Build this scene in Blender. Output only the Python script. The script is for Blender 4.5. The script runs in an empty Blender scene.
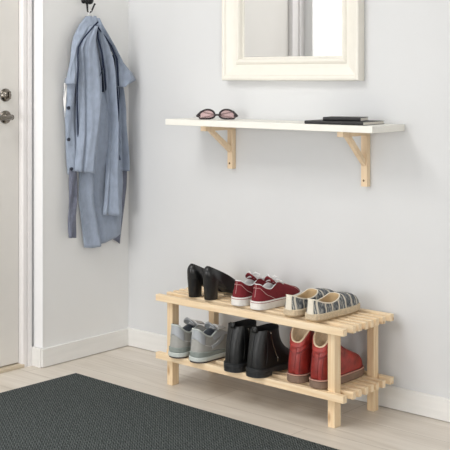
import bpy, bmesh, math, random
from mathutils import Vector, Matrix
random.seed(7)
S = bpy.context.scene
COL = S.collection
PI = math.pi

# ------------------------------------------------------------------ materials
def new_mat(name):
    m = bpy.data.materials.new(name); m.use_nodes = True
    nt = m.node_tree; b = nt.nodes['Principled BSDF']
    return m, nt, b
def lin(c):
    return tuple(((v/255)/12.92 if v/255 <= .04045 else (((v/255)+.055)/1.055)**2.4) for v in c) + (1,)
def mat(name, rgb, rough=.6, metal=0, var=.06, scale=30, bump=0, bscale=200, stretch=(1,1,1), coat=0, sheen=0, spec=.5):
    m, nt, b = new_mat(name)
    b.inputs['Roughness'].default_value = rough; b.inputs['Metallic'].default_value = metal
    b.inputs['Coat Weight'].default_value = coat
    b.inputs['Sheen Weight'].default_value = sheen
    b.inputs['Specular IOR Level'].default_value = spec
    tc = nt.nodes.new('ShaderNodeTexCoord'); mp = nt.nodes.new('ShaderNodeMapping')
    mp.inputs['Scale'].default_value = stretch
    nt.links.new(tc.outputs['Object'], mp.inputs['Vector'])
    n = nt.nodes.new('ShaderNodeTexNoise'); n.inputs['Scale'].default_value = scale; n.inputs['Detail'].default_value = 4
    nt.links.new(mp.outputs[0], n.inputs['Vector'])
    r = nt.nodes.new('ShaderNodeValToRGB'); c = lin(rgb)
    r.color_ramp.elements[0].position = .3; r.color_ramp.elements[1].position = .7
    r.color_ramp.elements[0].color = tuple(max(0, v*(1-var)) for v in c[:3])+(1,)
    r.color_ramp.elements[1].color = tuple(min(1, v*(1+var)) for v in c[:3])+(1,)
    nt.links.new(n.outputs['Fac'], r.inputs['Fac']); nt.links.new(r.outputs['Color'], b.inputs['Base Color'])
    if bump:
        n2 = nt.nodes.new('ShaderNodeTexNoise'); n2.inputs['Scale'].default_value = bscale; n2.inputs['Detail'].default_value = 3
        nt.links.new(mp.outputs[0], n2.inputs['Vector'])
        bp = nt.nodes.new('ShaderNodeBump'); bp.inputs['Strength'].default_value = bump; bp.inputs['Distance'].default_value = .002
        nt.links.new(n2.outputs['Fac'], bp.inputs['Height']); nt.links.new(bp.outputs[0], b.inputs['Normal'])
    return m
def ramp(nt, stops):
    r = nt.nodes.new('ShaderNodeValToRGB')
    while len(r.color_ramp.elements) < len(stops): r.color_ramp.elements.new(.5)
    for e, (p, c) in zip(r.color_ramp.elements, stops):
        e.position = p; e.color = lin(c)
    return r
def pine(name, axis, light, mid, dark, rough=.5):
    """wood grain that runs along one axis, with a few knots"""
    m, nt, b = new_mat(name); b.inputs['Roughness'].default_value = rough
    tc = nt.nodes.new('ShaderNodeTexCoord'); info = nt.nodes.new('ShaderNodeObjectInfo')
    off = nt.nodes.new('ShaderNodeVectorMath'); off.operation = 'SCALE'; off.inputs[0].default_value = (3.1, 7.7, 5.3)
    nt.links.new(info.outputs['Random'], off.inputs['Scale'])
    ad = nt.nodes.new('ShaderNodeVectorMath'); ad.operation = 'ADD'
    nt.links.new(tc.outputs['Object'], ad.inputs[0]); nt.links.new(off.outputs[0], ad.inputs[1])
    mp = nt.nodes.new('ShaderNodeMapping'); sc = [55, 55, 55]; sc[axis] = 3.0; mp.inputs['Scale'].default_value = sc
    nt.links.new(ad.outputs[0], mp.inputs['Vector'])
    n = nt.nodes.new('ShaderNodeTexNoise'); n.inputs['Scale'].default_value = 1.3; n.inputs['Detail'].default_value = 6; n.inputs['Distortion'].default_value = .6
    nt.links.new(mp.outputs[0], n.inputs['Vector'])
    r = ramp(nt, [(.25, dark), (.5, mid), (.75, light)]); nt.links.new(n.outputs['Fac'], r.inputs['Fac'])
    mp2 = nt.nodes.new('ShaderNodeMapping'); s2 = [30, 30, 30]; s2[axis] = 11; mp2.inputs['Scale'].default_value = s2
    nt.links.new(ad.outputs[0], mp2.inputs['Vector'])
    v = nt.nodes.new('ShaderNodeTexVoronoi'); v.inputs['Scale'].default_value = .55; nt.links.new(mp2.outputs[0], v.inputs['Vector'])
    k = nt.nodes.new('ShaderNodeValToRGB'); k.color_ramp.elements[0].position = .05; k.color_ramp.elements[1].position = .16
    k.color_ramp.elements[0].color = (1,1,1,1); k.color_ramp.elements[1].color = (0,0,0,1)
    nt.links.new(v.outputs['Distance'], k.inputs['Fac'])
    mx = nt.nodes.new('ShaderNodeMix'); mx.data_type = 'RGBA'; mx.inputs['B'].default_value = lin((182, 138, 92))
    nt.links.new(k.outputs['Color'], mx.inputs['Factor']); nt.links.new(r.outputs['Color'], mx.inputs['A'])
    nt.links.new(mx.outputs['Result'], b.inputs['Base Color'])
    return m

def floor_mat():
    m, nt, b = new_mat('pale_oak_planks'); b.inputs['Roughness'].default_value = .42
    tc = nt.nodes.new('ShaderNodeTexCoord')
    br = nt.nodes.new('ShaderNodeTexBrick'); br.offset = .37; br.inputs['Scale'].default_value = 1
    br.inputs['Brick Width'].default_value = 1.28; br.inputs['Row Height'].default_value = .19
    br.inputs['Mortar Size'].default_value = .0012; br.inputs['Mortar Smooth'].default_value = .2
    br.inputs['Color1'].default_value = lin((230, 222, 212)); br.inputs['Color2'].default_value = lin((224, 216, 205))
    br.inputs['Mortar'].default_value = lin((186, 176, 164))
    nt.links.new(tc.outputs['Object'], br.inputs['Vector'])
    mp = nt.nodes.new('ShaderNodeMapping'); mp.inputs['Scale'].default_value = (1.3, 14, 1)
    nt.links.new(tc.outputs['Object'], mp.inputs['Vector'])
    n = nt.nodes.new('ShaderNodeTexNoise'); n.inputs['Scale'].default_value = 1.5; n.inputs['Detail'].default_value = 7; n.inputs['Distortion'].default_value = 1.2
    nt.links.new(mp.outputs[0], n.inputs['Vector'])
    r = ramp(nt, [(.25, (230, 227, 223)), (.5, (244, 243, 241)), (.72, (255, 255, 255))]); nt.links.new(n.outputs['Fac'], r.inputs['Fac'])
    mx = nt.nodes.new('ShaderNodeMix'); mx.data_type = 'RGBA'; mx.blend_type = 'MULTIPLY'; mx.inputs['Factor'].default_value = 1
    nt.links.new(br.outputs['Color'], mx.inputs['A']); nt.links.new(r.outputs['Color'], mx.inputs['B'])
    nt.links.new(mx.outputs['Result'], b.inputs['Base Color'])
    return m
def rug_mat():
    m, nt, b = new_mat('charcoal_flatweave'); b.inputs['Roughness'].default_value = .95; b.inputs['Specular IOR Level'].default_value = .15
    tc = nt.nodes.new('ShaderNodeTexCoord')
    # herringbone like weave: zig-zag wave lines
    sp = nt.nodes.new('ShaderNodeSeparateXYZ'); nt.links.new(tc.outputs['Object'], sp.inputs[0])
    def mth(op, a=None, bb=None, va=0, vb=0):
        q = nt.nodes.new('ShaderNodeMath'); q.operation = op
        if a is not None: nt.links.new(a, q.inputs[0])
        else: q.inputs[0].default_value = va
        if bb is not None: nt.links.new(bb, q.inputs[1])
        else: q.inputs[1].default_value = vb
        return q.outputs[0]
    zx = mth('PINGPONG', sp.outputs['X'], None, 0, .011)
    s = mth('ADD', mth('MULTIPLY', sp.outputs['Y'], None, 0, 1), mth('MULTIPLY', zx, None, 0, 1.0))
    w = mth('SINE', mth('MULTIPLY', s, None, 0, 2*PI/.011))
    n = nt.nodes.new('ShaderNodeTexNoise'); n.inputs['Scale'].default_value = 140; n.inputs['Detail'].default_value = 3
    nt.links.new(tc.outputs['Object'], n.inputs['Vector'])
    h = mth('ADD', mth('MULTIPLY', w, None, 0, .2), mth('MULTIPLY', n.outputs['Fac'], None, 0, 1.0))
    r = ramp(nt, [(.25, (38, 41, 42)), (.5, (60, 65, 65)), (.75, (104, 110, 108))]); nt.links.new(h, r.inputs['Fac'])
    nt.links.new(r.outputs['Color'], b.inputs['Base Color'])
    bp = nt.nodes.new('ShaderNodeBump'); bp.inputs['Strength'].default_value = .6; bp.inputs['Distance'].default_value = .003
    nt.links.new(h, bp.inputs['Height']); nt.links.new(bp.outputs[0], b.inputs['Normal'])
    return m
def knit_mat():
    """blue grey and white vertical knit stripes along the shoe"""
    m, nt, b = new_mat('striped_knit'); b.inputs['Roughness'].default_value = .9
    tc = nt.nodes.new('ShaderNodeTexCoord')
    mp = nt.nodes.new('ShaderNodeMapping'); mp.inputs['Scale'].default_value = (8, 430, 60)
    nt.links.new(tc.outputs['Object'], mp.inputs['Vector'])
    n = nt.nodes.new('ShaderNodeTexNoise'); n.inputs['Scale'].default_value = 1; n.inputs['Detail'].default_value = 2
    nt.links.new(mp.outputs[0], n.inputs['Vector'])
    r = ramp(nt, [(.32, (36, 42, 50)), (.46, (84, 90, 98)), (.56, (132, 134, 134)), (.68, (202, 200, 190))]); nt.links.new(n.outputs['Fac'], r.inputs['Fac'])
    w = nt.nodes.new('ShaderNodeTexWave'); w.bands_direction = 'Y'; w.inputs['Scale'].default_value = 9.5; w.inputs['Distortion'].default_value = .6; w.inputs['Detail Scale'].default_value = 2
    nt.links.new(tc.outputs['Object'], w.inputs['Vector'])
    k = nt.nodes.new('ShaderNodeValToRGB'); k.color_ramp.elements[0].position = .9; k.color_ramp.elements[1].position = .97
    nt.links.new(w.outputs['Color'], k.inputs['Fac'])
    mx = nt.nodes.new('ShaderNodeMix'); mx.data_type = 'RGBA'; mx.inputs['B'].default_value = lin((215, 208, 192))
    nt.links.new(k.outputs['Color'], mx.inputs['Factor']); nt.links.new(r.outputs['Color'], mx.inputs['A'])
    nt.links.new(mx.outputs['Result'], b.inputs['Base Color'])
    return m
def wall_mat(name, rgb):
    return mat(name, rgb, .85, var=.012, scale=3, bump=.06, bscale=60, spec=.25)

M = {}
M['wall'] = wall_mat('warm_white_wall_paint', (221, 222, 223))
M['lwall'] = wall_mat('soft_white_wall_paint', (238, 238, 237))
M['ceil'] = wall_mat('ceiling_paint', (222, 222, 220))
M['base'] = mat('pale_greige_baseboard', (236, 235, 232), .5, var=.03, scale=6, stretch=(1, 1, 8))
M['trimw'] = mat('white_trim_paint', (246, 246, 247), .35, var=.01)
M['casing'] = mat('casing_paint', (238, 235, 234), .4, var=.01)
M['door'] = mat('greige_door_paint', (228, 225, 220), .45, var=.015, scale=8)
M['thresh'] = pine('threshold_oak', 1, (212, 199, 178), (203, 189, 167), (192, 177, 153))
M['floor'] = floor_mat()
M['rug'] = rug_mat()
M['pineX'] = pine('pine_along_slat', 0, (252, 231, 200), (245, 220, 183), (234, 203, 161))
M['pineZ'] = pine('pine_along_leg', 2, (248, 226, 192), (240, 213, 174), (229, 196, 153))
M['pineY'] = pine('pine_along_rail', 1, (248, 226, 192), (240, 213, 174), (229, 196, 153))
M['aspenZ'] = pine('aspen_post', 2, (246, 224, 192), (240, 215, 181), (232, 204, 168))
M['shelf'] = mat('cream_white_lacquer', (240, 238, 230), .4, var=.01)
M['frame'] = mat('antique_white_frame', (238, 234, 224), .35, var=.012)
m, nt, b = new_mat('mirror_silver'); b.inputs['Metallic'].default_value = 1; b.inputs['Roughness'].default_value = .01; b.inputs['Base Color'].default_value = (.93, .94, .95, 1)
M['mirror'] = m
M['chrome'] = mat('darkened_chrome', (128, 122, 114), .14, 1, .04)  # dark reflections put into the base colour
M['iron'] = mat('black_iron', (18, 18, 20), .4, .3, .05)
M['wool'] = mat('blue_grey_wool', (156, 167, 185), .95, var=.10, scale=55, bump=.5, bscale=500, sheen=.25, stretch=(1, 1, .6), spec=.1)
M['wool2'] = mat('blue_grey_wool_belt_back_shade', (118, 122, 138), .95, var=.12, scale=60, bump=.5, bscale=500, sheen=.2, spec=.1)  # darker wool of the belt; on the back panel it stands for shade
M['dkwool'] = mat('navy_binding_gap_shade', (42, 50, 72), .9, var=.1, spec=.1)  # navy edge piping, and shade painted into the gaps of the coat
M['button'] = mat('navy_button', (26, 34, 52), .35, var=.05)
M['white'] = mat('white_cotton', (236, 236, 236), .85, var=.03, scale=90)
M['blackleather'] = mat('black_smooth_leather', (22, 22, 23), .3, var=.1, bump=.15, bscale=300, coat=.15)
M['blackmatte'] = mat('black_boot_leather', (21, 22, 22), .42, var=.15, bump=.3, bscale=160)
M['blackrubber'] = mat('black_rubber', (34, 36, 38), .6, var=.08)
M['blacklin'] = mat('black_lining', (16, 16, 18), .9)
M['redcanvas'] = mat('burgundy_canvas', (116, 26, 36), .9, var=.1, scale=90, bump=.4, bscale=600)
M['redleather'] = mat('worn_red_leather', (150, 47, 40), .42, var=.42, scale=26, bump=.35, bscale=110)
M['redstripe'] = mat('red_foxing_stripe', (150, 60, 66), .6)
M['stitch'] = mat('pale_stitching', (214, 176, 172), .8)
M['redstitch'] = mat('dark_red_stitching', (112, 40, 40), .8)
M['whiterub'] = mat('white_rubber', (232, 230, 226), .5, var=.03)
M['fleece'] = mat('cream_fleece_lining', (222, 200, 170), .95, var=.1, scale=120, bump=.8, bscale=300)
M['taupesole'] = mat('taupe_rubber_sole', (134, 110, 94), .65, var=.1, scale=40)
M['welt'] = mat('pink_beige_welt', (204, 156, 140), .7)
M['jute'] = mat('woven_jute', (208, 190, 162), .9, var=.16, scale=180, bump=1, bscale=420)
M['creamtab'] = mat('cream_canvas', (232, 224, 208), .9, var=.05, scale=90)
M['tan'] = mat('tan_insole', (186, 160, 122), .85, var=.08)
M['knit'] = knit_mat()
M['greysuede'] = mat('grey_suede', (170, 169, 164), .9, var=.06, scale=60, bump=.3)
M['silver'] = mat('silver_grey_overlay', (180, 184, 188), .42, .15, .04)
M['greenfoam'] = mat('sage_grey_foam', (142, 150, 145), .7, var=.04)
M['palefoam'] = mat('pale_grey_foam', (202, 208, 204), .7, var=.03)
M['darkout'] = mat('dark_outsole', (62, 50, 52), .7)
M['greymesh'] = mat('dark_grey_mesh', (96, 102, 110), .9, var=.2, scale=300)
M['frameplastic'] = mat('tortoise_plastic', (44, 34, 38), .25, var=.3, scale=60)
m, nt, b = new_mat('rose_tinted_lens'); b.inputs['Base Color'].default_value = lin((232, 204, 204)); b.inputs['Roughness'].default_value = .03
b.inputs['Transmission Weight'].default_value = .75; b.inputs['IOR'].default_value = 1.12; M['lens'] = m
M['cover'] = mat('black_book_cover', (30, 28, 30), .5, var=.08, bump=.2, bscale=400)
M['pages'] = mat('cream_page_edges', (236, 230, 220), .8, var=.05, scale=200, stretch=(1, 1, 12))
M['screw'] = mat('dull_screw', (120, 96, 70), .5, .5)

# ------------------------------------------------------------------ object helpers
def link(name, bm, m, parent=None, smooth=False, bevel=0, autosmooth=None):
    bmesh.ops.recalc_face_normals(bm, faces=bm.faces)
    me = bpy.data.meshes.new(name); bm.to_mesh(me); bm.free()
    o = bpy.data.objects.new(name, me); COL.objects.link(o)
    me.materials.append(m if not isinstance(m, str) else M[m])
    if smooth:
        for p in me.polygons: p.use_smooth = True
    if parent: o.parent = parent
    if bevel:
        md = o.modifiers.new('bevel', 'BEVEL'); md.width = bevel; md.segments = 2; md.limit_method = 'ANGLE'
    return o
def box(bm, x0, x1, y0, y1, z0, z1, mtx=None):
    vs = [bm.verts.new((x, y, z)) for x in (x0, x1) for y in (y0, y1) for z in (z0, z1)]
    for f in ((0,1,3,2), (4,6,7,5), (0,4,5,1), (2,3,7,6), (0,2,6,4), (1,5,7,3)):
        bm.faces.new([vs[i] for i in f])
    if mtx: bmesh.ops.transform(bm, matrix=mtx, verts=vs)
    return vs
def bx(name, x0, x1, y0, y1, z0, z1, m, parent=None, bevel=0):
    bm = bmesh.new(); box(bm, x0, x1, y0, y1, z0, z1); return link(name, bm, m, parent, bevel=bevel)
def prism(name, pts, axis, a, b, m, parent=None, bevel=0):
    """polygon pts extruded along an axis from a to b"""
    bm = bmesh.new()
    def P(p, t):
        if axis == 0: return (t, p[0], p[1])
        if axis == 1: return (p[0], t, p[1])
        return (p[0], p[1], t)
    A = [bm.verts.new(P(p, a)) for p in pts]; B = [bm.verts.new(P(p, b)) for p in pts]
    bm.faces.new(A); bm.faces.new(B[::-1])
    for i in range(len(pts)):
        j = (i+1) % len(pts); bm.faces.new((A[i], A[j], B[j], B[i]))
    return link(name, bm, m, parent, bevel=bevel)
def tube(bm, pts, r, seg=8, closed=False):
    pts = [Vector(p) for p in pts]; n = len(pts); rings = []
    rr = r if isinstance(r, (list, tuple)) else [r]*n
    prev = None
    for i in range(n):
        if closed: t = pts[(i+1) % n]-pts[i-1]
        else: t = pts[min(i+1, n-1)]-pts[max(i-1, 0)]
        t.normalize()
        if prev is None:
            a = Vector((0, 0, 1)) if abs(t.z) < .9 else Vector((1, 0, 0))
            u = t.cross(a).normalized()
        else:
            u = (prev - t*prev.dot(t)).normalized()
        prev = u; w = t.cross(u)
        rings.append([bm.verts.new(pts[i]+(u*math.cos(2*PI*k/seg)+w*math.sin(2*PI*k/seg))*rr[i]) for k in range(seg)])
    for i in range(n if closed else n-1):
        A, B = rings[i], rings[(i+1) % n]
        for k in range(seg):
            bm.faces.new((A[k], A[(k+1) % seg], B[(k+1) % seg], B[k]))
    if not closed:
        bm.faces.new(rings[0][::-1]); bm.faces.new(rings[-1])
def lathe(bm, prof, seg=32, axis=0, c=(0, 0, 0)):
    """profile of (distance along axis, radius)"""
    rings = []
    for (h, r) in prof:
        ring = []
        for k in range(seg):
            a = 2*PI*k/seg; u, v = r*math.cos(a), r*math.sin(a)
            p = (h, u, v) if axis == 0 else ((u, h, v) if axis == 1 else (u, v, h))
            ring.append(bm.verts.new((p[0]+c[0], p[1]+c[1], p[2]+c[2])))
        rings.append(ring)
    for A, B in zip(rings, rings[1:]):
        for k in range(seg): bm.faces.new((A[k], A[(k+1) % seg], B[(k+1) % seg], B[k]))
    bm.faces.new(rings[0]); bm.faces.new(rings[-1])
def thing(name, label, cat, loc=(0, 0, 0), rz=0, group=None):
    o = bpy.data.objects.new(name, None); COL.objects.link(o); o.empty_display_size = .05
    o.location = loc; o.rotation_euler = (0, 0, rz); tag(o, label, cat, group); return o
def tag(o, label, cat, group=None):
    o['label'] = label; o['category'] = cat
    if group: o['group'] = group
def struct(o): o['kind'] = 'structure'; return o

# ------------------------------------------------------------------ room
RX, RY, RZ = 4.6, -4.6, 2.6
struct(bx('floor', -.25, RX, RY, .1, -.05, 0, 'floor'))
struct(bx('ceiling', -.25, RX, RY, .1, RZ, RZ+.05, 'ceil'))
struct(bx('wall_back', -.25, RX, 0, .1, 0, RZ, 'wall'))
bm = bmesh.new(); QY0, QY1 = -4.4, -2.6
box(bm, RX, RX+.1, RY, QY0, 0, RZ); box(bm, RX, RX+.1, QY1, .1, 0, RZ)
box(bm, RX, RX+.1, QY0, QY1, 0, .5); box(bm, RX, RX+.1, QY0, QY1, 2.2, RZ)
struct(link('wall_right', bm, 'wall'))
# left wall: a short end beside the corner, the door recess, then the window
WE = -.486
D0, D1 = WE-.060, -1.29          # door leaf
struct(bx('wall_left', -.25, 0, WE, 0, 0, RZ, 'lwall'))
bm = bmesh.new()
box(bm, -.25, 0, -1.395, WE, 2.12, RZ)                      # over the door
WY0, WY1 = -1.41, -3.4
box(bm, -.25, 0, WY0, -1.395, 0, RZ)
box(bm, -.25, 0, WY1, WY0, 2.35, RZ); box(bm, -.25, 0, WY1, WY0, 0, .25)
box(bm, -.25, 0, RY, WY1, 0, RZ)
struct(link('wall_left_far', bm, 'lwall'))
# front wall behind the camera with a window
bm = bmesh.new()
box(bm, -.25, .1, RY-.1, RY, 0, RZ); box(bm, 2.3, RX+.1, RY-.1, RY, 0, RZ)
box(bm, .1, 2.3, RY-.1, RY, 2.35, RZ); box(bm, .1, 2.3, RY-.1, RY, 0, .5)
struct(link('wall_front', bm, 'wall'))
def window(name, x0, x1, y0, y1, z0, z1, along):
    bm = bmesh.new(); t = .05
    if along == 'y':
        box(bm, x0, x1, y0, y1, z0, z0+t); box(bm, x0, x1, y0, y1, z1-t, z1)
        box(bm, x0, x1, y0, y0+t, z0+t, z1-t); box(bm, x0, x1, y1-t, y1, z0+t, z1-t)
    else:
        box(bm, x0, x1, y0, y1, z0, z0+t); box(bm, x0, x1, y0, y1, z1-t, z1)
        box(bm, x0, x0+t, y0, y1, z0+t, z1-t); box(bm, x1-t, x1, y0, y1, z0+t, z1-t)
    return struct(link(name, bm, 'trimw'))
window('window_1', -.22, -.16, WY1, WY0, .25, 2.35, 'y')
window('window_2', .1, 2.3, RY-.08, RY-.03, .5, 2.35, 'x')
window('added_fill_window', RX+.03, RX+.08, QY0, QY1, .5, 2.2, 'y')  # unseen window added so fill light reaches the left wall
# white edge board on the wall end
struct(bx('trim_1', -.054, .0015, WE-.004, WE-.0002, .079, 2.12, 'trimw'))
# baseboards
def board_profile(t=.012, h=.078): return [(0, 0), (-t, 0), (-t, h-.003), (-t+.003, h), (0, h)]
o = prism('baseboard_back', [(-p[0]*-1, p[1]) for p in board_profile()], 0, .0, RX, 'base'); o.location.z = .0025; struct(o)
o = bx('baseboard_left', 0.0002, .012, WE-.012, -.012, .0025, .078, 'base', bevel=.0015); struct(o)
o = bx('baseboard_left_end', -.062, .0, WE-.016, WE-.0045, .0, .0785, 'base', bevel=.0015); struct(o)
# door casing with stepped moulding, both sides of the leaf
def casing(name, ya, yb):
    s = 1 if yb > ya else -1
    w = abs(yb-ya)
    pts = [(ya, -.11), (ya, -.066), (ya+s*.004, -.058), (ya+s*w*.46, -.057), (ya+s*w*.5, -.063), (ya+s*w*.58, -.063), (ya+s*w*.62, -.054), (yb, -.053), (yb, -.11)]
    bm = bmesh.new(); A = [bm.verts.new((p[1], p[0], 0)) for p in pts]; B = [bm.verts.new((p[1], p[0], 2.12)) for p in pts]
    bm.faces.new(A); bm.faces.new(B)
    for i in range(len(pts)):
        j = (i+1) % len(pts); bm.faces.new((A[i], A[j], B[j], B[i]))
    return struct(link(name, bm, 'casing'))
casing('trim_2', D0, WE-.017)
casing('trim_3', D1, -1.395)
struct(bx('trim_4', -.11, -.054, -1.395, WE, 2.06, 2.12, 'casing'))
# door leaf with hardware
door = bpy.data.objects.new('door_1', None); COL.objects.link(door); door['kind'] = 'structure'
door.location = (-.082, D0-.002, 0)
bx('leaf', -.04, 0, D1-D0+.004, 0, .018, 2.055, 'door', door, bevel=.002)
def disc(name, y, z, prof, m, parent):
    bm = bmesh.new(); lathe(bm, prof, 36, 0, (0, y, z)); return link(name, bm, m, parent, smooth=True)
yk = -.614-D0
lk = disc('lock', yk, 1.126, [(0, .027), (.004, .027), (.008, .024), (.009, .019), (.012, .017), (.02, .016), (.023, .012), (.023, .001)], 'chrome', door)
bx('thumb_turn', .022, .034, yk-.004, yk+.004, 1.110, 1.142, 'chrome', lk, bevel=.002)
hd = disc('handle_rosette', yk, 1.036, [(0, .027), (.004, .027), (.008, .024), (.01, .013), (.03, .011), (.045, .011), (.045, .001)], 'chrome', door)
bm = bmesh.new(); tube(bm, [(.040, yk, 1.036), (.047, yk-.008, 1.036), (.050, yk-.03, 1.035), (.050, yk-.075, 1.033), (.046, yk-.115, 1.03)], [.010, .0105, .0095, .009, .008], 12)
link('lever', bm, 'chrome', hd, smooth=True)
struct(bx('trim_5', -.14, -.055, D1, D0+.008, .0002, .014, 'thresh', bevel=.002))

# ------------------------------------------------------------------ rug
rug = bx('rug', 0, 1.9, -1.15, 0, 0, .008, 'rug', bevel=.002)
rug.location = (.187, -.470, .0005); rug.rotation_euler = (0, 0, math.radians(-1.3))
tag(rug, 'dark charcoal flat-woven rug on the pale plank floor', 'rug')

# ------------------------------------------------------------------ shoe rack
rk = thing('shoe_rack', 'light pine two-tier slatted shoe rack standing against the wall', 'shoe rack', (.95, -.18, 0))
def rp(o): o.location = o.location - Vector((.95, -.18, 0)); return o
T1, T2 = .350, .124; SH = .025
XL, XR = .514, 1.404
slat_y = [(-.345, -.3235)]
for k in range(6):
    a = -.2850 + k*.0364; slat_y.append((a, a+.0195))
slat_y.append((-.0495, -.027))
for zt in (T1, T2):
    for i, (a, b_) in enumerate(slat_y):
        e = .0015*((i*7) % 3)
        rp(bx('slat', XL+e, XR-e, a, b_, zt-SH, zt, 'pineX', rk, bevel=.0015))
for x0 in (.5555, 1.3235):
    for (a, b_) in ((-.3230, -.2860), (-.0810, -.0500)):
        rp(bx('leg', x0, x0+.029, a, b_, 0, T1-.010 if a > -.1 else T1-.010, 'pineZ', rk, bevel=.0015))
    for zt in (T1, T2):
        xx = x0+.0295 if x0 < 1 else x0-.0155
        rp(bx('rail', xx, xx+.015, -.3220, -.0505, zt-SH-.003, zt-.012, 'pineY', rk, bevel=.001))

# ------------------------------------------------------------------ wall shelf
sh = bx('wall_shelf', .437, 1.432, -.212, -.0005, 1.006, 1.030, 'shelf', bevel=.0015)
tag(sh, 'long cream-white wall shelf board resting on two pale wood brackets', 'shelf')
def bracket(x0, zb, ytip, zd, label):
    t = thing('shelf_bracket', label, 'bracket', (x0, 0, zb), 0, 'triangular wooden brackets under the wall shelf')
    w = .026; H = 1.0055-zb
    bx('post', 0, w, -.0235, -.0005, 0, H-.0205, 'aspenZ', t, bevel=.001)
    bx('arm', 0, w, ytip, -.0005, H-.020, H, 'aspenY' if 'aspenY' in M else 'aspenZ', t, bevel=.001)
    # diagonal brace from the arm down to the post
    y1, z1 = ytip+.034, H-.0203; y2, z2 = -.0238, zd-zb
    d = Vector((y2-y1, z2-z1)).normalized(); wv = .020
    pts = [(y1, z1), (y1+wv*1.35, z1), (y2, z2+wv*1.25), (y2, z2)]
    prism('brace', pts, 0, .004, w-.004, 'aspenZ', t, bevel=.0008)
    bm = bmesh.new(); lathe(bm, [(-.0248, .0035), (-.0238, .0042), (-.0230, .0042)], 16, 1, (w*.45, 0, .022)); link('screw', bm, 'screw', t)
    return t
bracket(.607, .826, -.186, .893, 'pale wood shelf bracket nearer the coat, under the sunglasses')
bracket(1.259, .797, -.176, .872, 'pale wood shelf bracket at the far end from the coat, under the notebooks')

# ------------------------------------------------------------------ mirror
MX0, MX1, MZ0, MZ1 = .588, 1.259, 1.186, 2.09
mr = thing('wall_mirror', 'large antique-white moulded frame mirror hung on the wall above the shelf', 'mirror', ((MX0+MX1)/2, 0, MZ0))
cxm, czm = (MX0+MX1)/2, MZ0
prof = [(0, .001), (0, .034), (.003, .040), (.010, .042), (.016, .040), (.022, .033), (.050, .024), (.064, .022), (.068, .027), (.074, .030), (.082, .029), (.087, .022), (.090, .010), (.094, .009), (.094, .002)]
bm = bmesh.new(); loops = []
for (d, y) in prof:
    x0, x1, z0, z1 = MX0+d-cxm, MX1-d-cxm, MZ0+d-czm, MZ1-d-czm
    loops.append([bm.verts.new(p) for p in ((x0, -y, z0), (x1, -y, z0), (x1, -y, z1), (x0, -y, z1))])
loops.append(None)
L = loops[:-1]
for A, B in zip(L, L[1:]+[L[0]]):
    for k in range(4): bm.faces.new((A[k], A[(k+1) % 4], B[(k+1) % 4], B[k]))
link('mirror_frame', bm, 'frame', mr)
bx('mirror_glass', MX0+.0945-cxm, MX1-.0945-cxm, -.007, -.002, .0945, MZ1-MZ0-.0945, 'mirror', mr)

# ------------------------------------------------------------------ things on the shelf
def notebook(label, loc, rz, lx, ly, h):
    t = thing('notebook', label, 'notebook', loc, rz)
    bm = bmesh.new(); c = .0013
    box(bm, 0, lx, 0, ly, 0, c); box(bm, 0, lx, 0, ly, h-c, h)
    pts = []
    for k in range(7):
        a = -PI/2 - PI*k/6; pts.append((.001+math.cos(a)*h*.35, h/2+math.sin(a)*h/2))
    # rounded spine along the near long side
    A = [bm.verts.new((0, p[0], p[1])) for p in pts]; B = [bm.verts.new((lx, p[0], p[1])) for p in pts]
    for i in range(6): bm.faces.new((A[i], A[i+1], B[i+1], B[i]))
    bm.faces.new(A); bm.faces.new(B)
    link('cover', bm, 'cover', t)
    bx('page_block', .003, lx-.0025, .0035, ly-.003, c+.0001, h-c-.0001, 'pages', t)
    return t
notebook('large black notebook lying on the shelf with a smaller one on top', (1.133, -.199, 1.0302), math.radians(4), .242, .155, .012)
notebook('small black notebook stacked on the larger black one', (1.198, -.176, 1.0424), math.radians(15), .142, .088, .013)

sg = thing('sunglasses', 'dark tortoiseshell sunglasses with rose lenses lying on the white shelf', 'sunglasses', (.640, -.124, 1.0303), math.radians(41.1))
sg.scale = (1.17, 1.1, 1.17)
def ell(cx_, a, b_, n=28, zc=.0185):
    out = []
    sg_ = 1 if cx_ > 0 else -1
    for k in range(n):
        t = 2*PI*k/n; c, s = math.cos(t), math.sin(t)
        e = .95 if s > 0 else .7
        x = a*math.copysign(abs(c)**(1.0 if s > 0 else .8), c)
        out.append((cx_+x, zc-.006+b_*math.copysign(abs(s)**e, s)*(1.28 if s > 0 else .62)-.0022*(x*sg_)/a))
    return out
bm = bmesh.new()
for sx in (-1, 1):
    E = ell(sx*.0345, .0265, .0165)
    tube(bm, [(x, -.001-.004*(abs(x)/.06)**2*-1, z) for x, z in E], .0033, 8, closed=True)
tube(bm, [(-.0105, .0, .013), (0, -.001, .0165), (.0105, 0, .013)], .0032, 8)
for sx in (-1, 1):
    tube(bm, [(sx*.057, 0.001, .014), (sx*.066, .003, .011), (sx*.070, .009, .012)], [.0036, .0042, .003], 8)
link('frame', bm, 'frameplastic', sg, smooth=True)
for sx in (-1, 1):
    bm = bmesh.new(); E = ell(sx*.0345, .0260, .0160)
    A = [bm.verts.new((x, .0016, z)) for x, z in E]; B = [bm.verts.new((x, .0001, z)) for x, z in E]
    bm.faces.new(A); bm.faces.new(B[::-1])
    for i in range(len(E)): bm.faces.new((A[i], A[(i+1) % len(E)], B[(i+1) % len(E)], B[i]))
    link('lens', bm, 'lens', sg)
for sx in (-1, 1):
    bm = bmesh.new(); y = .012 if sx > 0 else .018
    tube(bm, [(sx*.070, .009, .012), (sx*.056, y, .027), (sx*.020, y+.002, .018), (-sx*.030, y+.003, .010), (-sx*.052, y+.004, .004)], [.0028, .0028, .0024, .0024, .0034], 8)
    link('temple', bm, 'frameplastic', sg, smooth=True)

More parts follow.
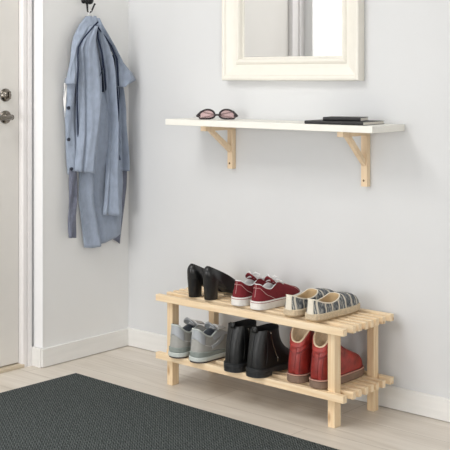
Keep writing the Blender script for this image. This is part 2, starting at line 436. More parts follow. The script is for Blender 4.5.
# ------------------------------------------------------------------ hook
HY = -.287
hk = thing('coat_hook', 'black iron coat hook fixed on the wall beside the door', 'hook', (0, HY+.020, 1.515))
bm = bmesh.new(); lathe(bm, [(.0005, .012), (.005, .012), (.009, .009), (.012, .007), (.026, .007), (.032, .013), (.040, .0175), (.048, .016), (.053, .009), (.054, .001)], 28, 0, (0, 0, .012)); link('knob', bm, 'iron', hk, smooth=True)
bm = bmesh.new(); tube(bm, [(.010, 0, .010), (.028, -.003, -.004), (.033, -.006, -.022), (.036, -.007, -.035), (.045, -.005, -.041), (.054, -.001, -.036), (.058, .003, -.022), (.062, .006, -.010), (.067, .007, -.003)], [.0045, .0045, .004, .0036, .0036, .0036, .0036, .0036, .0045], 10)
link('hook_arm', bm, 'iron', hk, smooth=True)

# ------------------------------------------------------------------ coat (on the left wall; sheets given as outlines in the wall plane)
CAMX, CAMY, CAMZ = 3.4597, -3.3037, 1.2
TH = math.atan2(1218, 1064)
FW = (-math.cos(TH), math.sin(TH)); RT = (math.sin(TH), math.cos(TH))
def W(px, py, x):
    """survey point of the photograph measured in the plane x = const in front of the left wall"""
    r = (px-225)/1064; a = FW[0]+r*RT[0]; b_ = FW[1]+r*RT[1]; c = -(py-77)/1064
    t = (x-CAMX)/a
    return CAMY+b_*t, CAMZ+c*t
def interp(pts, v):
    """pts sorted by second coordinate; smooth interpolation of first at v"""
    if v <= pts[0][1]: return pts[0][0]
    if v >= pts[-1][1]: return pts[-1][0]
    for (a, b_) in zip(pts, pts[1:]):
        if a[1] <= v <= b_[1]:
            t = (v-a[1])/(b_[1]-a[1]); return a[0]+(b_[0]-a[0])*t
coat = thing('coat', 'blue-grey wool coat hanging folded on the black hook by the door', 'coat', (0, HY, 1.47))
def cloth(name, left, right, top, bottom, xb, bulge, folds=(), m='wool', thick=.006, nu=30, nv=46, hem=None, seed=0, hang=0, topx=None):
    """A hanging sheet with real folds. left/right: (px, py) edges; xb distance of its edge from the wall;
    folds: (s_top, s_bottom, width, depth) ridges (+) and creases (-) running down the sheet; hem(s) lifts the lower edge"""
    bm = bmesh.new(); front = []; back = []
    for j in range(nv+1):
        tv = j/nv; fr, bk = [], []
        for i in range(nu+1):
            s = i/nu
            bot = bottom + (hem(s) if hem else 0)
            py = top + (bot-top)*tv
            l = interp(left, py); r = interp(right, py); px = l+(r-l)*s
            xw = xb + (topx-xb)*max(0, 1-tv*2.2) if topx is not None else xb
            y, z = W(px, py, xw+bulge*.6+hang*tv)
            fade = min(1, tv*4+.15)
            x = xb + (topx-xb)*max(0, 1-tv*2.2) if topx is not None else xb
            env = max(0, math.sin(PI*min(1, max(0, s))))**.6
            x += bulge*env
            for (sa, sb, w, d) in folds:
                c = sa+(sb-sa)*tv; x += 1.7*d*math.exp(-((s-c)/w)**2)*fade
            x += .0034*math.sin(7*s+9*tv+seed)+.0009*math.sin(15*s-11*tv+seed*2)
            x += hang*tv
            x = max(x, .009)
            fr.append(bm.verts.new((x, y-HY, z-1.47)))
            bk.append(bm.verts.new((max(.003, x-thick), y-HY, z-1.47)))
        front.append(fr); back.append(bk)
    for j in range(nv):
        for i in range(nu):
            bm.faces.new((front[j][i], front[j][i+1], front[j+1][i+1], front[j+1][i]))
            bm.faces.new((back[j][i], back[j+1][i], back[j+1][i+1], back[j][i+1]))
    for j in range(nv):
        bm.faces.new((front[j][0], front[j+1][0], back[j+1][0], back[j][0]))
        bm.faces.new((front[j][nu], back[j][nu], back[j+1][nu], front[j+1][nu]))
    for i in range(nu):
        bm.faces.new((front[0][i], back[0][i], back[0][i+1], front[0][i+1]))
        bm.faces.new((front[nv][i], front[nv][i+1], back[nv][i+1], back[nv][i]))
    return link(name, bm, m, coat, smooth=True)
# rear layer; shade down the side nearest the corner is put into its darker wool
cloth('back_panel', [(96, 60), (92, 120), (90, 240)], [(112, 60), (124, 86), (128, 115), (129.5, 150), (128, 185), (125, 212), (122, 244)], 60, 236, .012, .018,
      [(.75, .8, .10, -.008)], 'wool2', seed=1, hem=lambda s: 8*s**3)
# skirt
cloth('skirt_panel', [(82, 92), (80, 120), (81, 175), (80, 200), (83.5, 225), (87, 248)], [(117, 92), (118, 120), (124, 180), (123.5, 215), (122, 232)], 92, 248, .026, .014,
      [(.05, .30, .07, .010), (.12, .42, .05, -.006), (.6, .8, .12, .006)], 'wool', seed=2, hem=lambda s: -18*max(0, s-.18)**1.0*.95)
# button front
cloth('front_panel', [(67.5, 78), (66.3, 90), (65.8, 110), (68, 150), (70, 176)], [(78, 78), (77.5, 110), (77, 150), (78, 176)], 78, 175, .030, .014,
      [(.85, .9, .12, -.008)], 'wool', seed=3, nu=16)
# white lining edge that peeps out at the far side
cloth('lining_edge', [(64.5, 82), (64.3, 100), (65.2, 118)], [(67, 82), (66.6, 100), (66.6, 118)], 83, 117, .030, .004, (), 'white', nu=6, nv=20, thick=.003)
# belt
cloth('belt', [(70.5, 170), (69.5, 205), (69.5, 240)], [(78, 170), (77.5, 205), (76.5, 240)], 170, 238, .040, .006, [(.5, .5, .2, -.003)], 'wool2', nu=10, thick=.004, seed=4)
# middle sleeve, hem above the skirt
# dark navy sheets that put shade into the gaps between the layers
cloth('gap_shade', [(77, 55), (76, 90), (76.5, 128)], [(84, 55), (84, 90), (82, 128)], 55, 128, .032, .002, (), 'dkwool', nu=8, seed=11)
cloth('gap_shade', [(97, 27), (100, 60), (101, 95), (106.5, 124)], [(100, 27), (111, 50), (114, 80), (112, 100), (108, 124)], 27, 124, .032, .002, (), 'dkwool', nu=8, seed=12)
cloth('gap_shade', [(113, 55), (115, 100), (116, 160)], [(120, 55), (122, 100), (122, 160)], 55, 160, .028, .004, (), 'dkwool', nu=8, seed=13)
cloth('sleeve', [(92, 26), (84, 38), (79.5, 48), (79.8, 70), (80.5, 100), (80, 130), (76, 171)], [(97, 26), (98, 39), (101, 53), (103.6, 71), (104.8, 90), (104.8, 110), (101, 145), (97.5, 174)], 26, 171.5, .036, .044,
      [(.22, .30, .05, -.010), (.62, .6, .10, .008), (.80, .70, .05, -.012)], 'wool', seed=5, hem=lambda s: 2.2*s, topx=.050)
# sleeve nearer the corner: long tail that widens to its hem
cloth('sleeve', [(97.5, 26), (99.5, 39), (102.5, 53), (105.8, 71), (108, 95), (111, 125), (109.5, 160), (108, 190), (105.8, 216)], [(99, 26), (103, 34), (110.5, 46), (115, 59), (116.3, 76), (116, 100), (116.3, 125), (118.5, 160), (121, 190), (124.5, 216)], 26, 215.5, .034, .034,
      [(.25, .2, .08, -.008), (.55, .5, .12, .008), (.8, .8, .08, -.006)], 'wool', seed=6, topx=.048, hang=.016)
cloth('side_panel', [(117, 60), (118, 85), (118, 110), (119, 140), (119.5, 171)], [(119, 60), (121, 86), (126, 110), (129, 150), (129.5, 171)], 60, 171, .020, .026,
      [(.35, .4, .10, -.010), (.7, .7, .12, .006)], 'wool', seed=7)
# collar halves lying over the top
cloth('collar', [(87.6, 16), (81, 25), (76, 37), (73, 53), (70, 71), (68.5, 84)], [(97, 16), (99, 21), (92, 28), (83, 39), (77.8, 48), (77.5, 68), (76, 84)], 16, 84, .056, .018,
      [(.85, .9, .10, .006)], 'wool', seed=8, nu=20, topx=.034, hang=-.006)
cloth('collar', [(96, 16), (96, 24), (103, 34), (111.5, 46), (117, 59), (118, 80), (119, 88)], [(97, 16), (101, 22), (105.5, 32), (113.5, 46), (122.5, 62), (135, 73), (138.5, 80), (125, 87)], 18, 87, .052, .022,
      [(.12, .1, .09, .006), (.6, .5, .15, .006)], 'wool', seed=9, nu=22, topx=.036, hem=lambda s: -6*max(0, s-.5))
def pipe(name, pts, r, m, x=.09):
    bm = bmesh.new(); P = []
    for q in pts:
        y, z = W(q[0], q[1], q[2]); P.append((q[2], y-HY, z-1.47))
    tube(bm, P, r, 8); return link(name, bm, m, coat, smooth=True)
pipe('binding', [(98, 22, .078), (92, 28, .084), (83, 39, .086), (78.4, 47, .085), (77.8, 56, .082), (78, 68, .078), (77.5, 80, .070), (77.2, 100, .052), (78, 135, .046), (77.5, 165, .044)], .0030, 'dkwool')  # edge piping, widened to put shade into the sleeve groove
pipe('binding', [(97, 26, .074), (103, 34, .078), (111.5, 46, .080), (117, 59, .076), (118, 76, .070), (118.5, 86, .062)], .0034, 'dkwool')
pipe('binding', [(97, 26, .076), (98.3, 39, .082), (102, 53, .084), (104.6, 71, .080), (105.6, 84, .060), (106.5, 96, .040)], .0034, 'dkwool')
pipe('pocket_seam', [(100, 76, .080), (103, 67, .082), (102, 58, .084)], .0014, 'dkwool')
pipe('hanging_loop', [(89.3, 22, .036), (88.6, 15, .045), (89.4, 10.8, .054), (91.6, 10.8, .056), (92.8, 15, .050), (93.0, 22, .042)], .0022, 'white')
for (px, py) in ((69.2, 108), (69.4, 139.5), (72, 169)):
    bm = bmesh.new(); y, z = W(px, py, .05)
    lathe(bm, [(.042, .0068), (.048, .0075), (.0505, .0062), (.0505, .0025), (.0495, .001)], 20, 0, (0, y-HY, z-1.47)); link('button', bm, 'button', coat, smooth=True)

# ------------------------------------------------------------------ shoes
def catmull(vals, u):
    n = len(vals); i = int(math.floor(u)); t = u-i
    p0, p1, p2, p3 = (vals[(i+k-1) % n] for k in range(4))
    return tuple(.5*((2*b_)+(-a+c)*t+(2*a-5*b_+4*c-d)*t*t+(-a+3*b_-3*c+d)*t*t*t) for a, b_, c, d in zip(p0, p1, p2, p3))
class Shoe:
    """local +Y towards the toe, heel at y = 0. Stations run heel (0) -> toe (8) -> heel (16).
    side = +1: the +X side is the outer side (right shoe); -1: left shoe"""
    def __init__(s, side, ow, oy, oz, tx, ty, tz, a, c, d, N=64, bend=.006):
        s.side = side; s.N = N
        def full(f):
            half = [f(k, 1) for k in range(9)]
            return half + [f(k, -1) for k in range(7, 0, -1)]
        Lmax = oy[8]
        def shx(y): return -side*bend*max(0, (y/Lmax-.45)/.55)**1.6      # toes lean to the inner side
        def inner(k, sg): return .86 if (sg != side and k in (3, 4)) else 1
        s.O = full(lambda k, sg: (sg*ow[k]*inner(k, sg)+shx(oy[k]), oy[k], oz[k]))
        s.T = full(lambda k, sg: (sg*tx[k]+shx(ty[k])*.5, ty[k], tz[k]))
        s.C = full(lambda k, sg: (a[k], c[k], d[k]))
    def o(s, u): return Vector(catmull(s.O, u % 16))
    def t(s, u): return Vector(catmull(s.T, u % 16))
    def out(s, u):
        e = .05; d = s.o(u+e)-s.o(u-e); d.z = 0
        n = Vector((d.y, -d.x, 0)); n.normalize(); return n
    def P(s, u, v, off=0):
        O, T = s.o(u), s.t(u); a, c, d = catmull(s.C, u % 16)
        P1 = O+Vector((0, 0, a)); P2 = T+Vector((O.x-T.x, O.y-T.y, 0))*c-Vector((0, 0, d))
        w = 1-v
        p = O*w**3+P1*3*w*w*v+P2*3*w*v*v+T*v**3
        if off: p = p+s.nrm(u, v)*off
        return p
    def nrm(s, u, v):
        e = .02
        du = s.P(u+e, v)-s.P(u-e, v); v0, v1 = max(0, v-e), min(1, v+e); dv = s.P(u, v1)-s.P(u, v0)
        n = du.cross(dv)
        if n.length < 1e-12: return Vector((0, 0, 1))
        n.normalize()
        return n
    def us(s): return [16*i/s.N for i in range(s.N)]
    def upper(s, m, parent, nv=18, v0=0, name='upper'):
        bm = bmesh.new(); rows = []
        for j in range(nv+1):
            rows.append([bm.verts.new(s.P(u, v0+(1-v0)*j/nv)) for u in s.us()])
        s.bridge(bm, rows); bmesh.ops.recalc_face_normals(bm, faces=bm.faces)
        o = link(name, bm, m, parent, smooth=True)
        return o
    def bridge(s, bm, rows):
        n = len(rows[0])
        for A, B in zip(rows, rows[1:]):
            for k in range(n): bm.faces.new((A[k], A[(k+1) % n], B[(k+1) % n], B[k]))
    def lining(s, m, parent, th=.004, depth=.035, roll=.002, name='lining'):
        bm = bmesh.new(); rows = []
        cen = Vector((0, 0, 0))
        for u in s.us(): cen += s.t(u)
        cen /= s.N
        for (ins, dz) in ((0, 0), (th*.25, roll), (th*.75, roll), (th, 0), (th*1.2, -.008), (th*1.4, -depth*.5), (th*2, -depth)):
            row = []
            for u in s.us():
                T = s.t(u); r = Vector((cen.x-T.x, (cen.y-T.y)*.35, 0))
                l = r.length; r = r/l if l > 1e-6 else Vector((0, 0, 0))
                row.append(bm.verts.new(T+r*min(ins, l*.8)+Vector((0, 0, dz))))
            rows.append(row)
        s.bridge(bm, rows); bm.faces.new(rows[-1])
        return link(name, bm, m, parent, smooth=True)
    def slab(s, m, parent, z0, z1, off=.002, name='sole', u_y=None, rnd=.002, spring=0, zf=None):
        """band following the outline, from z0 to z1 (numbers or functions of y)"""
        f0 = z0 if callable(z0) else (lambda y: z0); f1 = z1 if callable(z1) else (lambda y: z1)
        bm = bmesh.new(); rows = []
        for (k, q, o_) in ((0, 0, -rnd), (0, rnd, 0), (1, -rnd*.6, 0), (1, 0, -rnd*.8)):
            row = []
            for u in s.us():
                p = s.o(u); z = (f1(p.y) if k else f0(p.y))+q; n = s.out(u)
                row.append(bm.verts.new((p.x+n.x*(off+o_), p.y+n.y*(off+o_), z)))
            rows.append(row)
        s.bridge(bm, rows); bm.faces.new(rows[0][::-1]); bm.faces.new(rows[-1])
        return link(name, bm, m, parent, smooth=False)
    def heel_block(s, m, parent, y1, z0, z1, sc0=.9, off=.001, name='heel', back=0):
        """block under the rear part: outline clipped at y1"""
        f1 = z1 if callable(z1) else (lambda y: z1)
        pts = [s.o(16*i/96-4)+s.out(16*i/96-4)*off for i in range(97)]
        pts = [p for p in pts if p.y <= y1]
        bm = bmesh.new(); rows = []
        cx_ = 0; 
        for k in range(6):
            t = k/5; row = []
            sc = sc0+(1-sc0)*t**1.3
            for p in pts:
                y = (p.y-y1*.42)*sc+y1*.42+back*(1-t)
                row.append(bm.verts.new((p.x*sc, y, z0+(f1(p.y)-z0)*t)))
            rows.append(row)
        s.bridge(bm, rows); bm.faces.new(rows[0]); bm.faces.new(rows[-1])
        return link(name, bm, m, parent, smooth=False)
    def patch(s, m, parent, u0, u1, fv0, fv1, off=.0012, name='overlay', nu=26, nv=10):
        bm = bmesh.new(); A = []; B = []
        sg = 1 if (s.P(0, .3, .01).y < s.P(0, .3).y) else -1
        for j in range(nv+1):
            ra, rb = [], []
            for i in range(nu+1):
                u = u0+(u1-u0)*i/nu; t = i/nu
                v = fv0(t)+(fv1(t)-fv0(t))*j/nv
                n = s.nrm(u % 16, v)*sg; p = s.P(u % 16, v)
                ra.append(bm.verts.new(p+n*off)); rb.append(bm.verts.new(p-n*.0008))
            A.append(ra); B.append(rb)
        for j in range(nv):
            for i in range(nu):
                bm.faces.new((A[j][i], A[j][i+1], A[j+1][i+1], A[j+1][i]))
        for i in range(nu):
            bm.faces.new((A[0][i], B[0][i], B[0][i+1], A[0][i+1])); bm.faces.new((A[nv][i], A[nv][i+1], B[nv][i+1], B[nv][i]))
        for j in range(nv):
            bm.faces.new((A[j][0], A[j+1][0], B[j+1][0], B[j][0])); bm.faces.new((A[j][nu], B[j][nu], B[j+1][nu], A[j+1][nu]))
        return link(name, bm, m, parent, smooth=True)
    def seams(s, m, parent, lines, r=.0008, name='stitching', off=.0006):
        sg = 1 if (s.P(0, .3, .01).y < s.P(0, .3).y) else -1
        for ln in lines:
            pts = []; n = 24; bm = bmesh.new()
            for i in range(n+1):
                q = i/n*(len(ln)-1); k = min(int(q), len(ln)-2); f = q-k
                u = ln[k][0]+(ln[k+1][0]-ln[k][0])*f; v = ln[k][1]+(ln[k+1][1]-ln[k][1])*f
                pts.append(s.P(u % 16, v)+s.nrm(u % 16, v)*sg*off)
            tube(bm, pts, r, 6); link(name, bm, m, parent, smooth=True)

def laces(bm, ys, half, zf, r=.0022):
    for i, y in enumerate(ys):
        z = zf(y)
        y2 = ys[i+1] if i+1 < len(ys) else y
        z2 = zf(y2)
        tube(bm, [(-half(y), y, z), (-half(y)*.4, y, z+.005), (half(y)*.4, y, z+.005), (half(y), y, z)], r, 7)
        if i+1 < len(ys):
            tube(bm, [(-half(y), y, z+.001), (0, (y+y2)/2, (z+z2)/2+.006), (half(y2), y2, z2+.001)], r, 7)
            tube(bm, [(half(y), y, z+.001), (0, (y+y2)/2, (z+z2)/2+.0075), (-half(y2), y2, z2+.001)], r, 7)
def tongue(m, parent, y0, z0, y1, z1, w0, w1, lean=.0, name='tongue', th=.005):
    bm = bmesh.new(); A = []; B = []
    n = 12
    for j in range(n+1):
        t = j/n; y = y0+(y1-y0)*t; z = z0+(z1-z0)*(t**1.15); w = w0+(w1-w0)*t
        if j == n: w *= .7
        ra, rb = [], []
        for i in range(9):
            q = (i-4)/4
            ra.append(bm.verts.new((q*w, y+lean*t, z-.010*q*q))); rb.append(bm.verts.new((q*w*.96, y+lean*t-.001, z-.010*q*q-th)))
        A.append(ra); B.append(rb)
    for j in range(n):
        for i in range(8):
            bm.faces.new((A[j][i], A[j][i+1], A[j+1][i+1], A[j+1][i])); bm.faces.new((B[j][i], B[j+1][i], B[j+1][i+1], B[j][i+1]))
        bm.faces.new((A[j][0], A[j+1][0], B[j+1][0], B[j][0])); bm.faces.new((A[j][8], B[j][8], B[j+1][8], A[j+1][8]))
    for i in range(8):
        bm.faces.new((A[0][i], B[0][i], B[0][i+1], A[0][i+1])); bm.faces.new((A[n][i], A[n][i+1], B[n][i+1], B[n][i]))
    return link(name, bm, m, parent, smooth=True)


def red_sneaker(side, loc, rz, label):
    t = thing('canvas_sneaker', label, 'sneaker', loc, rz, 'burgundy canvas sneakers on the upper tier')
    Z = .024
    s = Shoe(side, [0, .020, .031, .032, .036, .041, .037, .024, 0], [.004, .010, .034, .080, .130, .180, .222, .246, .254], [Z]*9,
             [0, .015, .022, .024, .022, .017, .014, .010, 0], [.014, .020, .040, .068, .092, .113, .133, .150, .156], [.084, .083, .070, .064, .073, .080, .077, .070, .067],
             [.020, .020, .018, .014, .018, .024, .028, .028, .026], [.0, .0, .15, .35, .35, .35, .40, .42, .42], [.020, .020, .018, .014, .016, .014, .014, .012, .010])
    s.upper('redcanvas', t); s.lining('white', t, .004, .040)
    zb = lambda y: .0005+.006*max(0, (y-.19)/.07)**2
    s.slab('whiterub', t, zb, lambda y: zb(y)+.029, .004, 'rubber_sole')
    bm = bmesh.new(); tube(bm, [Vector((s.o(u).x, s.o(u).y, zb(s.o(u).y)+.024))+s.out(u)*.0041 for u in s.us()], .0009, 6, closed=True); link('foxing_stripe', bm, 'redstripe', t, smooth=True)
    s.seams('stitch', t, [[(0, .30), (0, .98)], [(0, .80), (1, .80), (1.7, .70), (2.6, .42), (3.1, .12)], [(0, .80), (-1, .80), (-1.7, .70), (-2.6, .42), (-3.1, .12)],
                          [(6.2, .12), (6.0, .55), (6.3, .95)], [(-6.2, .12), (-6.0, .55), (-6.3, .95)]], .0008)
    tongue('redcanvas', t, .158, .062, .078, .104, .014, .022)
    zf = lambda y: .072+.012*(.156-y)/.07
    bm = bmesh.new(); laces(bm, [.148, .134, .120, .106, .092], lambda y: .013+.006*(.15-y)/.06, zf, .0026)
    # small bow with loose ends
    for sx in (-1, 1):
        tube(bm, [(0, .094, .094), (sx*.014, .100, .104), (sx*.028, .108, .098), (sx*.024, .112, .088), (sx*.008, .100, .091), (0, .094, .094)], .0022, 7)
        tube(bm, [(0, .094, .094), (sx*.018, .112, .090), (sx*.030, .132, .074)], .0022, 7)
    link('laces', bm, 'white', t, smooth=True)
    for sx in (-1, 1):
        for y in (.148, .134, .120, .106, .092):
            pass
    return t

def grey_sneaker(side, loc, rz, label):
    t = thing('running_shoe', label, 'running shoe', loc, rz, 'grey running shoes on the lower tier')
    Z = .036
    s = Shoe(side, [0, .021, .032, .033, .037, .041, .038, .025, 0], [.008, .014, .038, .086, .140, .195, .240, .266, .274], [Z, Z, Z, Z, Z-.003, Z-.007, Z-.010, Z-.011, Z-.011],
             [0, .017, .025, .026, .023, .018, .015, .010, 0], [.012, .020, .044, .072, .098, .122, .146, .164, .170], [.116, .114, .094, .084, .094, .098, .092, .083, .080],
             [.026, .026, .024, .02, .022, .026, .028, .028, .026], [.0, .0, .2, .4, .4, .4, .4, .42, .42], [.026, .026, .02, .014, .014, .014, .014, .012, .010])
    s.upper('greysuede', t); s.lining('greymesh', t, .007, .045, .004)
    bm = bmesh.new(); tube(bm, [s.t(u)+Vector((0, 0, .001)) for u in s.us()], .0030, 7, closed=True); link('collar_binding', bm, 'palefoam', t, smooth=True)
    zb = lambda y: .0005+.010*max(0, (y-.18)/.09)**2
    s.slab('darkout', t, zb, lambda y: zb(y)+.005, .003, 'outsole', rnd=.001)
    s.slab('palefoam', t, lambda y: zb(y)+.0045, lambda y: zb(y)+.020, .006, 'midsole', rnd=.003)
    s.slab('greenfoam', t, lambda y: zb(y)+.0195, lambda y: zb(y)+.038-.010*min(1, max(0, (y-.02)/.2)), .0035, 'midsole_band', rnd=.003)
    # silver heel cap and eyestay overlays
    s.patch('silver', t, -1.9, 1.9, lambda q: .50+.10*math.cos((q-.5)*PI*2), lambda q: .97, .0018, 'heel_cap')
    for sg in (1, -1):
        s.patch('silver', t, 3.2*sg, 7.0*sg, lambda q: .66, lambda q: .97, .0016, 'eyestay')
        s.patch('silver', t, 2.7*sg, 4.6*sg, lambda q: .10+.55*q, lambda q: .34+.40*q, .0017, 'side_stripe', nu=18, nv=5)
    s.seams('white', t, [[(-2.6, .30), (-1.6, .44), (0, .62), (1.6, .44), (2.6, .30), (3.6, .55)], [(0, .62), (0, .95)]], .0007)
    tongue('silver', t, .172, .074, .086, .132, .015, .027, th=.007)
    zf = lambda y: .094+.022*(.17-y)/.08
    bm = bmesh.new(); laces(bm, [.162, .148, .134, .120, .106], lambda y: .014+.008*(.16-y)/.06, zf, .003)
    for sx in (-1, 1):
        tube(bm, [(0, .104, .108), (sx*.018, .100, .122), (sx*.034, .104, .112), (sx*.026, .112, .104), (0, .104, .108)], .003, 7)
    link('laces', bm, 'white', t, smooth=True)
    return t

def pump(side, loc, rz, label):
    t = thing('block_heel_pump', label, 'high-heeled shoe', loc, rz, 'black block-heel pumps on the upper tier')
    hz = lambda y: .005+.073*(.5+.5*math.cos(PI*min(1, max(0, (y-.035)/.125)))) 
    oy = [.0, .006, .028, .070, .115, .160, .195, .218, .228]
    s = Shoe(side, [0, .016, .025, .022, .028, .037, .033, .020, 0], oy, [hz(y) for y in oy],
             [0, .010, .015, .020, .026, .028, .025, .014, 0], [.013, .016, .030, .066, .105, .138, .160, .174, .178], [.134, .132, .125, .108, .087, .066, .052, .046, .045],
             [.018, .018, .014, .010, .012, .016, .020, .020, .018], [1.9, 1.5, .9, .3, .3, .4, .5, .5, .5], [.016, .016, .012, .008, .008, .005, .003, .002, .002], bend=.004)
    s.upper('blackleather', t); s.lining('blacklin', t, .003, .012, .001)
    s.slab('blackrubber', t, lambda y: hz(y)-.0045, lambda y: hz(y)+.001, -.0008, 'sole', rnd=.001)
    s.heel_block('blackleather', t, .054, .0005, lambda y: hz(y)+.0005, .86, .0002, back=.003)
    return t

def espadrille(side, loc, rz, label):
    t = thing('espadrille', label, 'espadrille', loc, rz, 'striped espadrilles on the upper tier')
    Z = .020
    s = Shoe(side, [0, .021, .032, .034, .038, .041, .038, .026, 0], [.006, .012, .036, .082, .132, .180, .220, .246, .254], [Z]*9,
             [0, .017, .026, .029, .029, .027, .022, .014, 0], [.008, .016, .040, .075, .102, .122, .134, .140, .142], [.074, .072, .062, .055, .057, .063, .070, .073, .074],
             [.020, .020, .018, .016, .018, .028, .038, .040, .040], [0, 0, .05, .2, .35, .45, .52, .55, .55], [.018, .018, .012, .010, .008, .004, .003, .002, .002])
    s.upper('knit', t); s.lining('tan', t, .003, .042, .001)
    s.slab('jute', t, .0035, .0275, .004, 'jute_sole', rnd=.005)
    s.slab('tan', t, .0005, .004, .000, 'outsole', rnd=.001)
    s.patch('creamtab', t, -.55, .55, lambda q: .0, lambda q: .99, .0022, 'heel_tab', nu=14)
    bm = bmesh.new(); tube(bm, [s.t(u)+Vector((0, 0, .0005)) for u in s.us()], .0022, 7, closed=True); link('edge_binding', bm, 'creamtab', t, smooth=True)
    return t

def ankle_boot(side, loc, rz, label, zip_=True):
    t = thing('ankle_boot', label, 'ankle boot', loc, rz, 'black ankle boots on the lower tier')
    Z = .031
    s = Shoe(side, [0, .021, .034, .034, .037, .041, .038, .025, 0], [.010, .015, .038, .084, .134, .184, .226, .254, .264], [Z]*9,
             [0, .021, .033, .037, .037, .034, .025, .013, 0], [.032, .035, .046, .060, .086, .112, .130, .141, .143], [.163, .163, .166, .164, .162, .163, .166, .168, .168],
             [.040, .040, .040, .035, .03, .030, .034, .036, .036], [.75, .7, .45, .2, .08, .04, .02, .0, .0], [.055, .055, .060, .070, .090, .100, .108, .112, .114])
    s.upper('blackmatte', t, 26); s.lining('blacklin', t, .003, .060, .001)
    s.slab('blackrubber', t, lambda y: .0165-.009*min(1, max(0, (y-.075)/.03)), .0305, .005, 'sole', rnd=.0015)
    s.heel_block('blackrubber', t, .080, .0005, .0168, .97, .005)
    bm = bmesh.new(); tube(bm, [Vector((s.o(u).x, s.o(u).y, .0320))+s.out(u)*.0022 for u in s.us()], .0011, 6, closed=True); link('welt', bm, 'blackrubber', t, smooth=True)
    # pull tab
    bm = bmesh.new(); n = 12; pr = []
    for k in range(n+1):
        a = PI*k/n; pr.append((.027+.005*math.cos(a)*-1, .157+.021*math.sin(a)**.8))
    for w in (0,):
        A = [bm.verts.new((-.010, p[0], p[1])) for p in pr]; B = [bm.verts.new((.010, p[0], p[1])) for p in pr]
        for i in range(n): bm.faces.new((A[i], A[i+1], B[i+1], B[i]))
    o = link('pull_tab', bm, 'blackmatte', t, smooth=True); md = o.modifiers.new('thickness', 'SOLIDIFY'); md.thickness = .002
    s.seams('blackmatte', t, [[(0, .05), (0, .98)], [(2.2, .1), (2.4, .5), (2.2, .97)]], .0012)
    if zip_:
        s.seams('chrome', t, [[(3.6, .30), (3.6, .60), (3.3, .97)]], .0018, 'zip', .0010)
        p = s.P(3.6, .40); n_ = s.nrm(3.6, .4); n_ = n_ if n_.x > 0 else -n_
        q = s.P(3.6, .26)
        bm = bmesh.new(); tube(bm, [p+n_*.003, p+n_*.006+Vector((0, 0, -.006)), p+n_*.005+Vector((0, 0, -.022))], [.0016, .0026, .0022], 8)
        link('zip_pull', bm, 'chrome', t, smooth=True)['label'] = 'silver zip pull'
    return t

def red_boot(side, loc, rz, label):
    t = thing('lace_up_boot', label, 'boot', loc, rz, 'red leather boots on the lower tier')
    Z = .032
    s = Shoe(side, [0, .023, .034, .035, .038, .0395, .039, .031, 0], [.010, .016, .040, .084, .132, .180, .222, .250, .260], [Z]*9,
             [0, .020, .032, .038, .038, .033, .023, .012, 0], [.028, .031, .040, .054, .070, .084, .094, .099, .101], [.138, .143, .160, .178, .189, .192, .190, .186, .184],
             [.040, .040, .038, .034, .040, .058, .074, .078, .078], [.8, .7, .4, .15, .06, .10, .14, .16, .16], [.040, .045, .055, .072, .090, .098, .102, .104, .104])
    s.upper('redleather', t, 26); s.lining('fleece', t, .008, .075, .004)
    s.slab('taupesole', t, .0005, .027, .005, 'rubber_sole', rnd=.004)
    bm = bmesh.new(); tube(bm, [Vector((s.o(u).x, s.o(u).y, .0295))+s.out(u)*.0035 for u in s.us()], .0022, 7, closed=True); link('welt', bm, 'welt', t, smooth=True)
    s.patch('redleather', t, -3.2, 3.2, lambda q: .86, lambda q: .985, .0030, 'padded_collar', nu=40, nv=6)
    s.patch('redleather', t, -.4, .4, lambda q: .02, lambda q: .84, .0016, 'heel_strip', nu=10)
    s.seams('redstitch', t, [[(-4.5, .80), (0, .70), (4.5, .80)], [(-4.5, .765), (0, .665), (4.5, .765)], [(1.0, .03), (1.15, .66)], [(-1.0, .03), (-1.15, .66)], [(2.2, .03), (3.2, .45), (4.6, .62)]], .0011)
    bm = bmesh.new()
    for k, (y, z) in enumerate(((.134, .094), (.122, .106), (.114, .120), (.108, .135), (.104, .150))):
        w = .020
        tube(bm, [(-w, y-.014, z-.003), (-w*.4, y+.004, z+.002), (w*.4, y+.004, z+.002), (w, y-.014, z-.003)], .0024, 7)
    for sx in (-1, 1):
        tube(bm, [(0, .108, .150), (sx*.016, .118, .158), (sx*.030, .114, .148), (sx*.014, .110, .146)], .0022, 7)
    link('laces', bm, 'blackrubber', t, smooth=True)
    return t

U, Lw = T1+.0003, T2+.0003
R = math.radians
def shoes(fn, items, scale):
    for side, x, y, z, deg, label in items:
        t = fn(side, (x, y, z), R(deg), label); t.scale = scale
shoes(pump, [(-1, .660, -.307, U, 1, 'black leather block-heel pump nearest the closed corner end of the top tier'),
             (1, .741, -.306, U, 1, 'black leather block-heel pump between its mate and the burgundy sneakers')], (1.04, 1.02, .955))
shoes(red_sneaker, [(-1, .890, -.308, U, 0, 'burgundy canvas sneaker with white sole beside the black pumps, partly behind its mate'),
                    (1, .987, -.314, U, 0, 'burgundy canvas sneaker with white sole fully in view next to the striped espadrilles')], (1.02, 1.04, 1.08))
shoes(espadrille, [(-1, 1.152, -.327, U, 0, 'striped blue-grey espadrille with jute sole beside the burgundy sneakers, behind its mate'),
                   (1, 1.252, -.333, U, 0, 'striped blue-grey espadrille nearest the open end of the top tier')], (1.07, 1.11, 1.03))
shoes(grey_sneaker, [(-1, .630, -.376, Lw, 0, 'grey running shoe beside the rack leg on the lower tier, under the pumps'),
                     (1, .737, -.374, Lw, 0, 'grey running shoe between its mate and the black ankle boots')], (1.06, 1.05, 1.07))
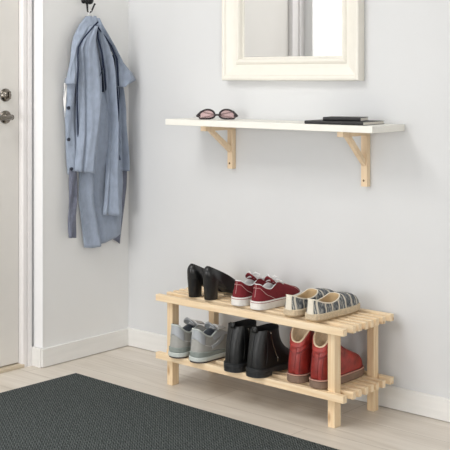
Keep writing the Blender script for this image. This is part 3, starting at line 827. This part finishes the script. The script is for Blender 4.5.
shoes(ankle_boot, [(-1, .918, -.381, Lw, 0, 'black leather ankle boot with heel pull tab beside the grey running shoes'),
                   (1, 1.024, -.381, Lw, 0, 'black leather ankle boot with side zip next to the red boots')], (1.1, 1.02, 1))
shoes(red_boot, [(-1, 1.177, -.340, Lw, 0, 'worn red leather boot with cream lining beside the black ankle boots'),
                 (1, 1.278, -.344, Lw, 0, 'worn red leather boot with cream lining behind the right front rack leg')], (1, 1.06, 1))

# ------------------------------------------------------------------ light and camera
w = bpy.data.worlds.new('sky'); S.world = w; w.use_nodes = True
bg = w.node_tree.nodes['Background']; bg.inputs['Color'].default_value = (.86, .92, 1, 1); bg.inputs['Strength'].default_value = .35
def area(name, loc, rot, sx, sy, power, col=(1, 1, 1)):
    l = bpy.data.lights.new(name, 'AREA'); l.shape = 'RECTANGLE'; l.size = sx; l.size_y = sy; l.energy = power; l.color = col
    o = bpy.data.objects.new(name, l); COL.objects.link(o); o.location = loc; o.rotation_euler = rot; return o
area('daylight_left_window', (-.30, (WY0+WY1)/2, 1.05), (0, R(-90), 0), 1.5, 1.9, 7, (1, .995, .985))
area('daylight_front_window', (.75, RY-.15, 1.05), (R(90), 0, 0), 1.3, 1.1, 32, (1, .995, .985))
area('added_fill_right', (RX+.15, (QY0+QY1)/2, 1.15), (0, R(90), 0), 1.3, 1.7, 32, (1, .995, .985))  # added fill through the right opening, brightens the left wall
area('added_ceiling_fill', (.3, -2.0, 2.58), (0, 0, 0), 1.2, 1.2, 30, (1, .985, .965))  # unseen light added to brighten the back left wall and floor

cd = bpy.data.cameras.new('camera'); cam = bpy.data.objects.new('camera', cd); COL.objects.link(cam)
cam.location = (CAMX, CAMY, CAMZ)
cam.rotation_euler = (R(90), 0, math.atan2(-FW[0], FW[1]))
cd.sensor_width = 36; cd.lens = 36*1064/450; cd.shift_y = -148/450
cd.clip_start = .05
S.camera = cam
S.view_settings.view_transform = 'Standard'; S.view_settings.look = 'None'; S.view_settings.exposure = .45; S.view_settings.gamma = 1
S.view_settings.use_curve_mapping = False
